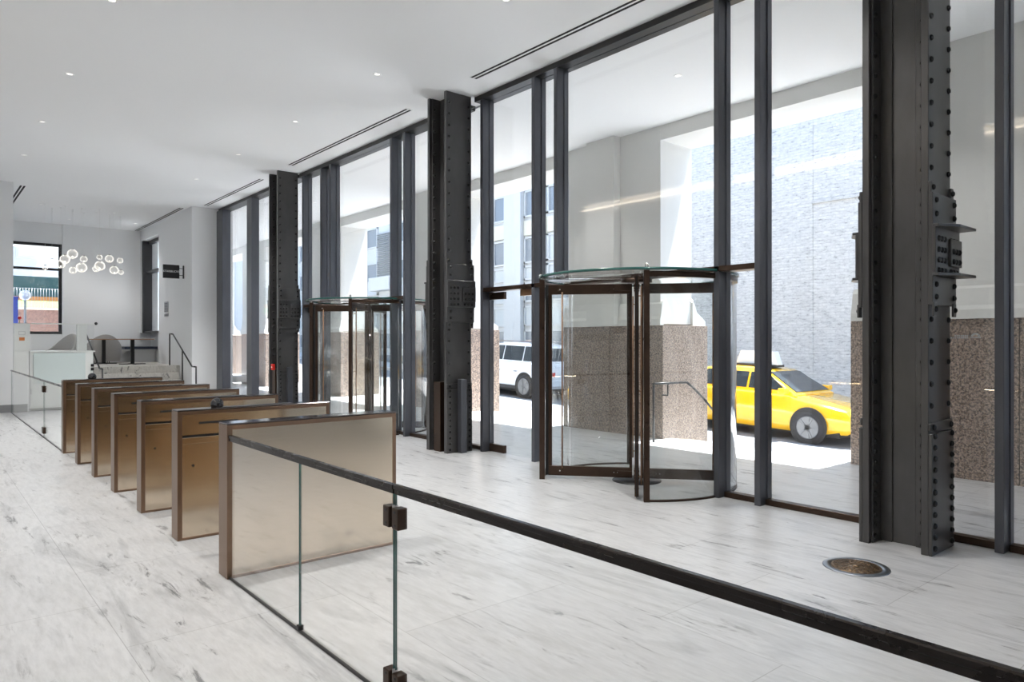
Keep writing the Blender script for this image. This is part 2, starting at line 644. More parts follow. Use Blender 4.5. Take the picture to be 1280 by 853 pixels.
struct('floor_portico', B(6.30, 9.2, 26, 33, -.2, 0), M_PAVE)
# unseen slab added over the hall so that no light enters from above
struct('wall_upper', B(-3.2, 9.86, YN - .2, 34, CH + .3, CH + .5), M_PORT)

# sloping sidewalk, kerb, street
def quadslab(name, pts, th, m, label):
    mb = MB()
    K = 24
    (ax, ay, az_), (bx_, by, bz), (cx_, cy_, cz), (dx, dy, dz) = pts
    rows_ = []
    for i in range(K + 1):
        f = i / K
        ya = ay + (dy - ay) * f
        za, zb_ = az_ + (dz - az_) * f, bz + (cz - bz) * f
        rows_.append([mb.bm.verts.new(p) for p in ((ax, ya, za), (bx_, ya, zb_), (bx_, ya, zb_ - th), (ax, ya, za - th))])
    for a, b2 in zip(rows_, rows_[1:]):
        for k in range(4):
            l = (k + 1) % 4
            mb.bm.faces.new((a[k], a[l], b2[l], b2[k]))
    mb.bm.faces.new(rows_[0])
    mb.bm.faces.new(list(reversed(rows_[-1])))
    return struct(name, mb, m, label)
    top = [mb.bm.verts.new(p) for p in pts]
    bot = [mb.bm.verts.new((p[0], p[1], p[2] - th)) for p in pts]
    mb.bm.faces.new(top)
    mb.bm.faces.new(list(reversed(bot)))
    for i in range(4):
        j = (i + 1) % 4
        mb.bm.faces.new((top[i], bot[i], bot[j], top[j]))
    return struct(name, mb, m, label)


def zst(y):
    return -.53 + .035 * (y - 7)


quadslab('floor_sidewalk', [(9.2, -12, -.004), (11.25, -12, zst(-12) + .19), (11.25, 60, zst(60) + .19), (9.2, 60, -.002)], .3, M_SIDE,
         'sunlit concrete sidewalk between the piers and the street')
quadslab('floor_kerb', [(11.25, -12, zst(-12) + .19), (11.4, -12, zst(-12) + .18), (11.4, 60, zst(60) + .18), (11.25, 60, zst(60) + .19)], .3, M_SIDE, 'pale kerb')
quadslab('floor_street', [(11.4, -12, zst(-12)), (16.4, -12, zst(-12)), (16.4, 60, zst(60)), (11.4, 60, zst(60))], .2, M_ASPH, 'grey asphalt street')
quadslab('floor_sidewalk_far', [(16.4, -12, zst(-12) + .13), (18.6, -12, zst(-12) + .13), (18.6, 60, zst(60) + .13), (16.4, 60, zst(60) + .13)], .3, M_SIDE,
         'pale sidewalk across the street')
quadslab('floor_beyond', [(-25, 25.2, .3), (9.0, 25.2, .3), (9.0, 60, .9), (-25, 60, .9)], .2, M_SIDE, 'pale ground beyond the lounge window')

# ================================================================== FACADE
XF0, XF1 = 6.04, 6.20      # fins
GL0, GL1 = 6.165, 6.185    # glass


def fin(parent, y, z0=0.0, z1=4.93, wy=.06, name='mullion'):
    mb = B(XF0, XF1, y, y + wy, z0, z1)
    mb.box(XF1 - .045, XF1 + .03, y - .012, y + wy + .012, z0, z1)     # glazing stop around the glass edge
    return mb.build(name, M_FIN, parent, .003)


def pane(parent, y0, y1, z0, z1, name='glass_pane'):
    return B(GL0, GL1, y0, y1, z0, z1).build(name, M_GLASS, parent)


def head_sill(parent, y0, y1, sill=None):
    B(XF0, XF1 + .08, y0, y1, 4.93, 5.0).build('head_rail', M_BLACK, parent)
    for a, b2 in sill or []:
        B(6.13, 6.22, a, b2, 0, .055).build('sill', M_BRONZE, parent, .003)


PITCH = 6.07
BAYS = (('window_1', 'nearer', 2.36, 2.2, (3.57, 4.015, 6.316, 6.73, 7.81), 8.3, 5.12),
        ('window_2', 'farther', 8.42, 8.3, (9.865, 10.285, 12.55, 12.955, 13.80), 14.3, 11.19))
for k, (nm, which, yst, ya, (f1, f2, f3, f4, f5), yb, yc) in enumerate(BAYS):
    W = thing(nm, 'tall dark framed glass bay around the %s revolving door' % which, 'window', (0, 0, 0), kind='structure')
    for y, z0 in ((f1, 0), (f2, 0), (f4, 0), (f5, 0)):
        fin(W, y, z0)
    fin(W, f3, 2.29)
    fin(W, yst, 0, 4.93, .03)
    head_sill(W, ya, yb - .3, [(ya, f1), (f1 + .06, f2), (f5 + .06, yb)])
    B(XF0, XF1 + .02, f1 + .06, f5, 2.235, 2.29).build('transom', M_BRONZE, W, .003)
    pane(W, ya, f1, .055, 4.93)
    pane(W, f1 + .06, f2, .055, 2.235)
    pane(W, f1 + .06, f2, 2.29, 4.93)
    pane(W, f2 + .06, f3, 2.29, 4.93)
    pane(W, f3 + .06, f4, 2.29, 4.93)
    pane(W, f4 + .06, f5, 2.29, 4.93)
    pane(W, f5 + .06, yb, .055, 4.93)
    pane(W, yc + 1.08, f4, .02, 2.235)
    D = thing('door_%d' % (k + 1), 'frameless glass swing door with dark patch fittings beside the %s revolving door' % which,
              'door', (0, 0, 0), kind='structure')
    B(6.158, 6.172, f4 + .08, f5 - .02, .012, 2.225).build('glass_leaf', M_GLASSD, D)
    B(6.14, 6.19, f5 - .34, f5 - .02, .01, .115).build('patch_fitting', M_BRONZE, D, .003)
    B(6.14, 6.19, f5 - .34, f5 - .02, 2.125, 2.225).build('patch_fitting', M_BRONZE, D, .003)
    B(6.14, 6.20, f4 + .07, f4 + .40, 2.15, 2.235).build('closer_cover', M_BRONZE2, D, .003)
    B(6.15, 6.18, f4 + .062, f4 + .08, .2, 2.17).build('closing_strip', M_BRONZE2, D)

# near bay to the right of the first column
W = thing('window_3', 'tall fixed glass bay right of the nearest riveted column', 'window', (0, 0, 0), kind='structure')
fin(W, 1.628, 0)
fin(W, .45, 0)
fin(W, -2.2, 0)
head_sill(W, YN, 2.2, [(YN, 1.62), (1.69, 2.2)])
for a, b2 in ((1.69, 2.2), (.51, 1.628), (-2.14, .45), (YN, -2.2)):
    pane(W, a, b2, .055, 4.93)
# far bay beyond the third column
W = thing('window_4', 'tall fixed glass bay at the far end of the facade', 'window', (0, 0, 0), kind='structure')
B(XF0 - .05, XF1, 18.65, 19.1, 0, 4.93).build('mullion', M_FIN, W, .003)
B(XF0 - .02, XF1, 16.66, 16.98, 0, 4.93).build('mullion', M_FIN, W, .003)
fin(W, 14.52, 0)
head_sill(W, 14.07, 19.1, [(14.2, 19.0)])
for a, b2 in ((16.98, 18.65), (14.58, 16.66), (14.37, 14.52)):
    pane(W, a, b2, .055, 4.93)


# ================================================================== RIVETED COLUMNS
def dome_mesh():
    mb = MB()
    r = .0225
    prof = [(r, 0), (r * .92, r * .38), (r * .6, r * .72), (.0005, r * .85)]
    mb.lathe(prof, 10)
    me = bpy.data.meshes.new('rivet')
    bmesh.ops.recalc_face_normals(mb.bm, faces=mb.bm.faces)
    mb.bm.to_mesh(me)
    mb.bm.free()
    me.materials.append(M_RIVET)
    for p in me.polygons:
        p.use_smooth = True
    return me


RIV = dome_mesh()


def rivet_bm(mb, x, y, z, d):
    r = .0225
    mb.lathe([(r, 0), (r * .92, r * .38 * d), (r * .6, r * .72 * d), (.0005, r * .85 * d)], 8, (x, y, z), 'y')


def rows_plain():
    z = 1.08
    out = []
    while z < 4.97:
        if not 1.78 < z < 2.70:
            out.append(z)
        z += .157
    return out


LOWROWS = [.05 + .081 * i for i in range(11)] + [.925]


def column(y, label, covers, dep=.13):
    R = thing('riveted_steel_column', label, 'column', (5.57, y, 0), group='riveted steel columns along the glass facade')
    W_, D_ = .43, .515
    for side in (0, 1):
        # side 0 faces the camera (-Y); side 1 is the mirrored one
        def Y(v, side=side):
            return v if side == 0 else D_ - v

        def bx(mb, x0, x1, a, b2, z0, z1):
            ya, yb = sorted((Y(a), Y(b2)))
            mb.box(x0, x1, ya, yb, z0, z1)
        mb = MB()
        bx(mb, 0, W_, .025, .075, 0, CH)
        bx(mb, .04, .19, .075, .088, 0, CH)        # angle legs
        bx(mb, .24, .39, .075, .088, 0, CH)
        bx(mb, .175, .19, .088, .175, 0, CH)
        bx(mb, .24, .255, .088, .175, 0, CH)
        fl = mb.build('flange', M_STEEL, R, .003)
        mb = MB()
        bx(mb, 0, W_, 0, .025, 0, .88)
        mb.prism([(0, .90), (W_, .88), (W_, .965), (0, .955)], 'y', *sorted((Y(.008), Y(.025))))
        mb.build('cover_plate', M_STEEL, R, .003)
        mb = MB()
        bx(mb, -.004, W_ + .03, -.006, .025, 1.81, 2.62)
        bx(mb, -.004, .05, .004, .025, 2.62, 2.70)
        bx(mb, W_ - .04, W_ + .01, .004, .025, 2.62, 2.70)
        bx(mb, -.004, .06, -.014, .0, 1.73, 1.83)
        bx(mb, W_ - .05, W_ + .01, -.014, .0, 1.73, 1.83)
        mb.build('splice_plate', M_STEEL, R, .003)
        mb = MB()
        bx(mb, -.006, W_ + .04, -.026, -.004, 2.02, 2.39)
        bx(mb, .24, W_ + .03, -.045, -.024, 2.10, 2.30)
        mb.build('gusset_plate', M_STEEL, R, .003)
        for zz in (2.02, 2.37):
            mb = MB()
            xe = W_ + (.06 if dep > .1 else .015)
            pts = [(-.012, -.004), (-.012, -.045), (.16, -dep), (xe, -dep), (xe, -.004)]
            pts = [(px_, Y(py_)) for px_, py_ in pts]
            mb.prism(pts, 'z', zz, zz + .02)
            mb.build('ledge_angle', M_STEEL, R, .002)
        # outer rivets
        spots = []
        for z in rows_plain():
            spots += [(.05, .025, z), (W_ - .045, .025, z)]
        for z in LOWROWS:
            spots += [(.05, 0 if z < .9 else .006, z), (W_ - .045, 0 if z < .9 else .006, z)]
        for z in (1.87, 1.96, 2.47, 2.57):
            spots += [(.06, -.006, z), (W_ - .02, -.006, z)]
        spots += [(.03, -.012, 1.78), (W_ - .02, -.012, 1.78), (.03, .004, 2.66), (W_ - .02, .004, 2.66)]
        for z in (2.06, 2.135, 2.21, 2.29):
            for x in (.05, .11, .17):
                spots.append((x, -.024, z))
            for x in (.285, .345, .405):
                spots.append((x, -.043 if 2.11 < z < 2.29 else -.024, z))
        if side == 0:
            for x, yy, z in spots[:100]:
                rv = bpy.data.objects.new('rivet', RIV)
                C.objects.link(rv)
                rv.parent = R
                rv.location = (x, yy, z)
                rv.rotation_euler = (PI / 2, 0, 0)
            rest = spots[100:]
        else:
            rest = spots
        mb = MB()
        for x, yy, z in rest:
            rivet_bm(mb, x, Y(yy), z, -1 if side == 0 else 1)
        for z in rows_plain() + LOWROWS + [1.85, 1.93, 2.0, 2.15, 2.3, 2.42, 2.55, 2.66]:
            for x in (.075, .355):
                rivet_bm(mb, x, Y(.088), z, 1 if side == 0 else -1)
        mb.build('rivets', M_RIVET, R, kind='stuff')
    B(.19, .24, .075, D_ - .075, 0, CH).build('web', M_STEEL, R)
    if covers:
        B(.02, .17, .20, .36, 0, .975).build('cable_cover', M_BRONZE, R, .004)
        MB().prism([(.17, -.095), (.27, -.095), (.27, -.002), (.17, -.002)], 'z', 0, 1.02).build('conduit_cover', M_FIN, R, .006)
    return R


column(1.94, 'black riveted steel column nearest the camera, right of the taxi', False)
column(8.0, 'black riveted steel column between the two revolving doors', True, .055)
R3 = column(13.94, 'black riveted steel column farthest away, left of the far revolving door', True, .055)
pull = thing('fire_pull_station', 'small red fire pull station on the farthest column', 'alarm', (5.565, 14.11, 1.02))
B(-.035, .02, .02, .10, -.06, .06).build('housing', M_RED, pull, .005)
B(-.042, -.034, .035, .085, -.01, .006).build('handle', M_WTXT, pull, .001)


# ================================================================== REVOLVING DOORS
def revolving(y, label, sp):
    R = thing('revolving_door', label, 'door', (6.12, y, 0), group='glass revolving doors')
    RR = 1.05
    q = PI / 4
    # drum walls: (a0,a1) pairs: inside-left, inside-right, outside ones
    for a0, a1 in ((PI - q, PI / 2 + .03), (PI + q, 3 * PI / 2 - .03), (q, PI / 2 - .03), (-q, -PI / 2 + .03)):
        g = MB().arc((0, 0), RR - .008, RR + .008, a0, a1, .02, 2.17).build('drum_glass', M_GLASSD, R)
        MB().arc((0, 0), RR - .014, RR + .014, a0, a1, 0, .02).build('floor_track', M_BRONZE, R)
        MB().arc((0, 0), RR - .02, RR + .02, a0, a1, 2.17, 2.225).build('header_ring', M_BRONZE, R)
    for a in (PI - q, PI + q, q, -q):
        c_, s_ = math.cos(a), math.sin(a)
        mtx = Matrix.Translation((RR * c_, RR * s_, 0)) @ Matrix.Rotation(a, 4, 'Z')
        B(-.03, .03, -.028, .028, 0, 2.235, mtx).build('drum_post', M_BRONZE, R, .003)
        MB().lathe([(.018, 0), (.018, .035), (.0005, .04)], 12, ((RR + .02) * c_, (RR + .02) * s_, 2.262)).build('canopy_cap', M_CHROME, R)
    # curved headers above inner and outer openings
    # canopy: glass disc with green edge
    MB().lathe([(.0005, 2.238), (RR + .03, 2.238), (RR + .03, 2.242)], 72).build('canopy_glass', M_GLASSD, R)
    MB().arc((0, 0), RR + .024, RR + .036, 0, 2 * PI - .0001, 2.236, 2.262, 96).build('canopy_edge', M_GEDGE, R)
    MB().lathe([(.0005, 2.20), (.17, 2.20), (.17, 2.236), (.0005, 2.236)], 40).build('canopy_hub', M_BRONZE, R)
    MB().lathe([(.0005, 0), (.27, 0), (.27, .006), (.0005, .006)], 48).build('floor_plate', M_BLACK, R)
    MB().tube((0, 0, .006), (0, 0, 2.20), .022, 16).build('centre_shaft', M_BRONZE, R)
    # wings
    L0, L1 = .05, .985
    for i in range(4):
        a = sp + i * PI / 2
        m = Matrix.Rotation(a, 4, 'Z')
        Wg = bpy.data.objects.new('door_wing', None)
        C.objects.link(Wg)
        Wg.parent = R
        Wg.rotation_euler = (0, 0, a)
        mb = B(L0, L1, -.02, .02, .03, .14)
        mb.box(L0, L1, -.02, .02, 2.075, 2.185)
        mb.box(L0, L0 + .03, -.02, .02, .14, 2.075)
        mb.box(L1 - .04, L1, -.02, .02, .14, 2.075)
        mb.box(L0, L0 + .2, -.032, .032, 2.11, 2.165)
        mb.box(L0, L0 + .16, -.030, .030, .055, .105)
        mb.build('wing_frame', M_BRONZE, Wg, .003)
        B(L0 + .03, L1 - .04, -.005, .005, .14, 2.075).build('wing_glass', M_GLASSD, Wg)
        mb = MB()
        mb.tube((L1 - .16, .045, .12), (L1 - .16, .045, 2.1), .009, 10)
        for z in (.2, 1.05, 2.0):
            mb.tube((L1 - .16, .0, z), (L1 - .16, .045, z), .006, 8)
        mb.build('push_bar', M_BRONZE2, Wg)
        mb = MB()
        for z in (.085, 2.13):
            for xx in (.12, .16, .2):
                mb.tube((xx + L0, -.024, z), (xx + L0, .024, z), .006, 8)
            mb.tube((L1 - .13, -.024, z), (L1 - .13, .024, z), .008, 8)
        mb.build('fixing_bolts', M_CHROME, Wg)
        B(L1, L1 + .035, -.004, .004, .03, 2.185).build('weather_seal', M_RUB, Wg)
    return R


az = math.atan2(-5.12, -6.12)
revolving(5.12, 'bronze and glass revolving door nearer the camera, beside the taxi view', az)
revolving(11.19, 'bronze and glass revolving door farther off, between second and third columns', az + .06)


# decals on the glass: arch shaped emblem with two short lines of lettering
def decal(name, label, y, z, x=6.16, s=1.0):
    R = thing(name, label, 'decal', (x, y, z))
    mb = MB()
    pts = []
    n = 14
    for i in range(n + 1):
        a = PI * i / n
        pts.append((.036 * s * math.cos(a), .030 * s * math.sin(a) + .008 * s))
    for i in range(n + 1):
        a = PI - PI * i / n
        pts.append((.022 * s * math.cos(a), .017 * s * math.sin(a) + .006 * s))
    mb.prism(pts, 'x', -.002, 0)
    mb.box(-.002, 0, -.042 * s, .042 * s, -.010 * s, 0)
    mb.build('emblem', M_DECAL, R)
    mb = MB()
    yy = .06 * s
    for i in range(7):
        mb.box(-.002, 0, yy + i * .017 * s, yy + i * .017 * s + .011 * s, .006 * s, .020 * s)
    for i in range(10):
        mb.box(-.002, 0, yy + i * .017 * s, yy + i * .017 * s + .011 * s, -.012 * s, .001 * s)
    mb.build('lettering', M_DECAL, R)
    return R


decal('glass_decal', 'small white arch emblem on the glass right of the nearest column', 1.845, 1.58, s=.82)

# ================================================================== TURNSTILES
TX0, TX1, TH_, TT = 1.54, 2.80, 1.012, .165


def turnstile(label, plain=False):
    R = thing('turnstile', label, 'turnstile', (TX0, 0, 0), group='bronze and steel turnstiles')
    L = TX1 - TX0
    mb = MB()
    mb.box(0, .035, 0, TT, 0, TH_ - .012)
    mb.box(L - .03, L, 0, TT, 0, TH_ - .012)
    mb.box(.035, L - .03, 0, TT, TH_ - .04, TH_ - .012)
    mb.box(.035, L - .03, 0, TT, 0, .02)
    mb.build('frame', M_TFRAME, R, .002)
    B(0, L, 0, TT, TH_ - .012, TH_).build('top_cap', M_TTOP, R, .003)
    if plain:
        B(.035, L - .03, .004, TT - .004, .02, TH_ - .04).build('side_panel', M_BRUSH, R)
    else:
        B(.035, L - .03, .004, TT - .004, .815, TH_ - .04).build('upper_panel', M_BRUSH, R)
        B(.035, L - .03, .012, TT - .012, .795, .815).build('shadow_gap', M_SLOT, R)
        B(.035, L - .03, .002, TT - .002, .745, .795).build('sensor_band', M_BRUSH, R, .002)
        B(.035, L - .03, .004, TT - .004, .02, .742).build('lower_panel', M_BRUSH, R)
        B(.16, .46, -.001, .02, .896, .914).build('light_slot', M_SLOT, R)
        MB().tube((.115, -.004, .575), (.115, .02, .575), .009, 10).build('key_lock', M_BLACK, R)
        B(.30, .95, .03, TT - .03, TH_, TH_ + .003).build('reader_window', M_BLACK, R)
    return R


TY = [4.70, 5.84, 7.00, 8.13, 9.19, 10.29, 11.41]
ordn = ['nearest', 'second', 'third', 'fourth', 'fifth', 'sixth', 'seventh']
t0 = turnstile('plain sided steel and bronze turnstile nearest the camera, joined to the glass screen', True)
t0.location.y = TY[0]
first = turnstile('brushed steel turnstile with bronze frame, second from the camera, dark dome on top')
first.location.y = TY[1]
for i in range(2, 7):
    c = copy_tree(first)
    c.location.y = TY[i]
    if i < 6:
        c['label'] = 'brushed steel turnstile with bronze frame, %s of the seven counted from the camera' % ordn[i]
    else:
        c['label'] = 'brushed steel turnstile with bronze frame, farthest from the camera, joined to the far glass screen'

for nm, (x, y), lb, r in (('dome_camera', (1.86, 5.92), 'dark mirrored dome on top of the second turnstile', .05), ('dome_camera', (1.90, 11.49), 'dark mirrored dome on top of the farthest turnstile', .055)):
    R = thing(nm, lb, 'dome', (x, y, TH_))
    MB().lathe([(r * .9, 0), (r * .9, .012), (r * .8, .014)], 24).build('base_ring', M_TTOP, R)
    MB().sphere((0, 0, r * .55), r, 24, 14, 1, -.5).build('dome', M_BALL, R)

# ================================================================== GLASS SCREENS
RX0, RX1 = 1.547, 1.573


def panel(parent, y0, y1, z0, z1, x=1.56, name='glass_panel'):
    B(x - .004, x + .004, y0 + .002, y1 - .002, z0, z1).build(name, M_GLASSB, parent)
    for ye in (y0, y1 - .0025):
        B(x - .0042, x + .0042, ye, ye + .0025, z0, z1).build('glass_edge', M_GEDGE, parent)


S = thing('glass_screen', 'short clear glass screen with dark handrail joined to the nearest turnstile', 'screen', (0, 0, 0))
panel(S, 2.635, 3.60, .012, .90)
B(1.556, 1.564, 3.61, 4.70, .012, .90).build('glass_panel', M_GLASSB, S)
B(1.5558, 1.5642, 3.608, 3.6105, .012, .90).build('glass_edge', M_GEDGE, S)
B(RX0, RX1, 2.63, 4.70, .918, .938).build('handrail', M_RAILB, S, .002)
B(1.550, 1.570, 2.63, 4.70, .90, .918).build('rail_channel', M_RAILB, S)
B(1.554, 1.566, 2.63, 4.70, 0, .012).build('floor_channel', M_BLACK, S)
B(1.571, 1.577, 2.75, 4.68, .905, .912).build('emissive_line', M_WARMLINE, S)  # thin warm emissive line running below the handrail
B(1.545, 1.575, 3.59, 3.62, .012, .04).build('bottom_clip', M_BLACK, S, .003)
G = thing('glass_gate', 'long clear glass gate with dark handrail crossing the right foreground', 'gate', (0, 0, 0))
panel(G, -2.2, 2.62, .03, .90)
B(RX0, RX1, -2.2, 2.626, .918, .940).build('handrail', M_RAILB, G, .004)
B(1.551, 1.569, -2.2, 2.62, .90, .918).build('rail_channel', M_RAILB, G)
for z in (.80, .10):
    H = bpy.data.objects.new('hinge', None)
    C.objects.link(H)
    H.parent = G
    H.location = (1.56, 2.628, z)
    B(-.024, .024, .012, .062, -.045, .045).build('hinge_plate', M_BRONZE, H, .003)
    B(-.024, .024, -.062, -.012, -.045, .045).build('hinge_plate', M_BRONZE, H, .003)
    MB().tube((0, 0, -.05), (0, 0, .05), .012, 12).build('hinge_barrel', M_GRAY, H)
    for yy in (-.037, .037):
        for zz in (-.028, .028):
            MB().tube((-.027, yy, zz), (-.02, yy, zz), .006, 8).build('screw', M_BLACK, H)
F = thing('glass_screen', 'clear glass screen between the farthest turnstile and the white wall', 'screen', (0, 0, 0))
panel(F, 11.58, 13.5, .012, .90)
panel(F, 13.51, 18.60, .012, .90)
B(RX0, RX1, 11.58, 18.66, .90, .925).build('handrail', M_RAILB, F, .004)
B(1.552, 1.568, 11.58, 18.66, 0, .012).build('floor_channel', M_BLACK, F)
for z in (.78, .12):
    B(1.535, 1.585, 13.43, 13.58, z - .05, z + .05).build('hinge', M_BRONZE, F, .003)

# ================================================================== MANHOLE COVER
R = thing('manhole_cover', 'round brass patterned access cover set in the floor near the closest column', 'cover', (4.925, 2.19, 0))
MB().lathe([(.0005, 0), (.212, 0), (.212, .003), (.208, .006), (.165, .006), (.163, .002), (.0005, .002)], 56).build('ring', M_MANR, R)
mb = MB()
mb.lathe([(.0005, .002), (.160, .002), (.160, .005), (.0005, .005)], 48)
for r0, r1 in ((.145, .153), (.098, .104), (.05, .056)):
    mb.arc((0, 0), r0, r1, 0, 2 * PI - .0001, .005, .009, 48)
for rr, n in ((.125, 26), (.077, 14)):
    for i in range(n):
        a = 2 * PI * i / n
        m = Matrix.Translation((rr * math.cos(a), rr * math.sin(a), .005)) @ Matrix.Rotation(a + .5 * (i % 2), 4, 'Z')
        mb.box(-.015, .015, -.006, .006, 0, .004, m)
mb.lathe([(.022, .005), (.022, .012), (.0005, .014)], 16)
mb.build('lid', M_MAN, R)

# ================================================================== CEILING SLOTS AND LIGHTS
def slot(x, y0, y1, label, wd=.13):
    R = thing('ceiling_vent', label, 'vent', (x, y0, CH), group='linear slot vents')
    L = y1 - y0
    zt = -.006
    mb = MB()
    mb.box(-wd / 2, -wd / 2 + .012, 0, L, zt, 0).box(wd / 2 - .012, wd / 2, 0, L, zt, 0).box(-.012, .012, 0, L, zt, 0)
    mb.box(-wd / 2, wd / 2, 0, .01, zt, 0).box(-wd / 2, wd / 2, L - .01, L, zt, 0)
    mb.build('frame', M_CEIL, R)
    mb = MB()
    mb.box(-wd / 2 + .012, -.012, .01, L - .01, -.003, 0).box(.012, wd / 2 - .012, .01, L - .01, -.003, 0)
    mb.build('slot', M_SLOT, R)


slot(5.58, 1.5, 7.43, 'double slot ceiling vent nearest the camera beside the glass')
slot(5.60, 9.03, 13.41, 'double slot ceiling vent between second and third columns')
slot(5.62, 14.94, 18.78, 'double slot ceiling vent at the far end of the facade')
slot(5.25, 19.5, 23.7, 'slot ceiling vent above the white wall with the sign')
slot(5.25, 23.75, 24.5, 'short slot ceiling vent at the lounge corner')
slot(1.80, 18.96, 23.0, 'slot ceiling vent above the left partition')


def downlight(x, y, z, label, watts=DOWN_W, seen=True):
    R = thing('ceiling_downlight', label, 'light', (x, y, z), group='small ceiling downlights')
    MB().lathe([(.055, 0), (.055, -.005), (.040, -.007), (.036, 0)], 20).build('trim_ring', M_CEIL, R)
    MB().lathe([(.0005, -.003), (.034, -.003), (.034, -.001)], 20).build('lens', M_LAMP, R)
    l = bpy.data.lights.new('downlight_beam', 'SPOT')
    l.energy = watts
    l.spot_size = math.radians(110)
    l.spot_blend = .8
    l.shadow_soft_size = .05
    l.color = (1, .98, .95)
    lo = bpy.data.objects.new('beam', l)
    C.objects.link(lo)
    lo.parent = R
    lo.location = (0, 0, -.03)


od = ['nearest', 'second', 'third', 'fourth', 'fifth', 'sixth']
for i, y in enumerate((3.0, 5.5, 8.08, 10.66, 13.26, 15.85)):
    downlight(1.51, y, CH, 'small round ceiling downlight over the turnstile row, %s from the camera' % od[i])
for i, y in enumerate((3.0, 5.5, 8.11, 10.69, 13.26, 15.85)):
    downlight(4.55, y, CH, 'small round ceiling downlight in the row near the columns, %s from the camera' % od[i], DOWN_W * (2.2 if i == 5 else 1))
for i, (x, y) in enumerate(((2.4, 21.3), (3.3, 23.4), (4.9, 23.0))):
    downlight(x, y, CH, 'small ceiling downlight over the lounge, %s from the left' % ['first', 'second', 'third'][i], 16)
for i, (x, y) in enumerate(((7.5, 2.9), (7.5, 5.59), (7.58, 8.3), (7.5, 12.2), (7.5, 16.5))):
    downlight(x, y, CH - .03, 'small downlight in the ceiling outside the glass, %s from the camera' % od[i], 20)

# ================================================================== HANDRAILS
def handrail(name, x, label, y_off=0):
    R = thing(name, label, 'handrail', (x, 0, 0))
    rr = .018
    pts = [(0, 18.12, .92), (0, 18.45, .92), (0, 20.16, 1.735), (0, 20.47, 1.745)]
    mb = MB()
    for a, b2 in zip(pts, pts[1:]):
        mb.tube(a, b2, rr)
        mb.sphere(b2, rr, 10, 8)
    mb.sphere(pts[0], rr, 10, 8)
    mb.build('rail', M_BLACK, R)
    for y, z0, z1 in ((18.12, 0, .92), (19.28, .36, 1.31), (20.47, .9, 1.745)):
        MB().tube((0, y, z0), (0, y, z1), .018).build('post', M_BLACK, R)
    return R


handrail('stair_handrail', 5.2, 'black metal handrail on the right of the marble steps')
handrail('stair_handrail', 3.20, 'black metal handrail on the left of the marble steps')
# outside handrail at the first opening, running out along the pier
R = thing('outdoor_handrail', 'thin dark handrail bending down beside the sunlit granite pier', 'handrail', (0, 6.88, 0))
pts = [(8.62, 0, .895), (9.46, 0, .885), (9.62, 0, .80), (9.92, 0, .60), (10.3, 0, .30), (10.42, 0, .28)]
mb = MB()
for a, b2 in zip(pts, pts[1:]):
    mb.tube(a, b2, .018)
    mb.sphere(b2, .018, 10, 8)
mb.build('rail', M_BLACK, R)
MB().tube((8.62, 0, 0), (8.62, 0, .895), .018).build('post', M_BLACK, R)
mb = MB()
mb.tube((8.97, 0, .895), (8.97, 0, .70), .012).tube((8.97, 0, .70), (8.97, .12, .70), .012)
mb.build('bracket', M_BLACK, R)
MB().tube((10.35, 0, -.20), (10.35, 0, .29), .018).build('post', M_BLACK, R)

# ================================================================== RECEPTION AND LOUNGE
R = thing('reception_counter', 'long white counter with a pale green glass front left of the steps', 'counter', (1.9, 18.72, 0))
B(.0, 1.22, .02, 1.30, .06, 1.30).build('body', M_CAB, R, .003)
B(.07, 1.06, .0, .022, .60, 1.28).build('front_panel', M_CABG, R, .002)
B(.04, 1.16, .0, .022, .08, .595).build('front_panel', M_CAB, R, .002)
B(.0, 1.20, .05, 1.25, 0, .06).build('kick_plate', M_BLACK, R)
B(0, 1.26, -.005, 1.32, 1.30, 1.325).build('worktop', M_CAB, R, .003)
B(.06, .066, -.004, .0, .75, 1.24).build('panel_joint', M_GRAY, R)
B(.01, .035, -.008, .01, .38, .50).build('door_pull', M_GRAY, R, .002)
R = thing('switch_plate', 'pair of black buttons on the right edge of the white counter', 'switch', (3.10, 18.715, .90))
for z in (0, .09):
    B(-.03, .03, -.012, .02, z - .03, z + .03).build('button', M_BLACK, R, .004)
R = thing('reception_guard', 'clear glass guard with a slim white top rail above the counter', 'screen', (1.95, 18.82, 1.325))
B(.0, 1.2, .0, .012, 0, .60).build('glass_panel', M_GLASSB, R)
B(-.02, 1.22, -.012, .024, .60, .625).build('top_rail', M_CAB, R, .003)
B(.86, 1.06, .02, .12, 0, .61).build('support_post', M_CAB, R, .004)
MB().sphere((1.24, .0, .63), .035, 14, 10).build('finial', M_BLACK, R)
R = thing('kiosk_cabinet', 'narrow white cabinet between the partition wall and the counter', 'cabinet', (1.61, 18.74, 0))
B(0, .28, 0, .3, 0, 1.32).build('body', M_CAB, R, .003)
B(.03, .25, -.006, 0, .1, 1.26).build('door', M_CAB, R, .002)
R = thing('notice_stand', 'white desktop stand with an orange label on the narrow cabinet', 'sign', (1.62, 18.86, 1.32))
B(0, .30, 0, .06, 0, .62).build('panel', M_CAB, R, .003)
B(.10, .20, -.004, 0, .24, .31).build('label', M_ORANGE, R)
mb = MB()
mb.box(.09, .21, -.003, 0, .37, .375).box(.09, .21, -.003, 0, .44, .445).box(.09, .095, -.003, 0, .375, .44).box(.205, .21, -.003, 0, .375, .44)
mb.build('label_outline', M_GRAY, R)
R = thing('flower_stem', 'single red flower standing behind the white notice stand', 'flower', (1.72, 18.98, 1.32))
MB().tube((0, 0, 0), (.02, 0, .72), .006, 8).build('stem', M_GRASS, R)
MB().sphere((.02, 0, .74), .035, 12, 8).build('bloom', M_RED, R)
R = thing('baseboard_left', 'brushed metal kick plate at the foot of the white wall', 'baseboard', kind='structure')
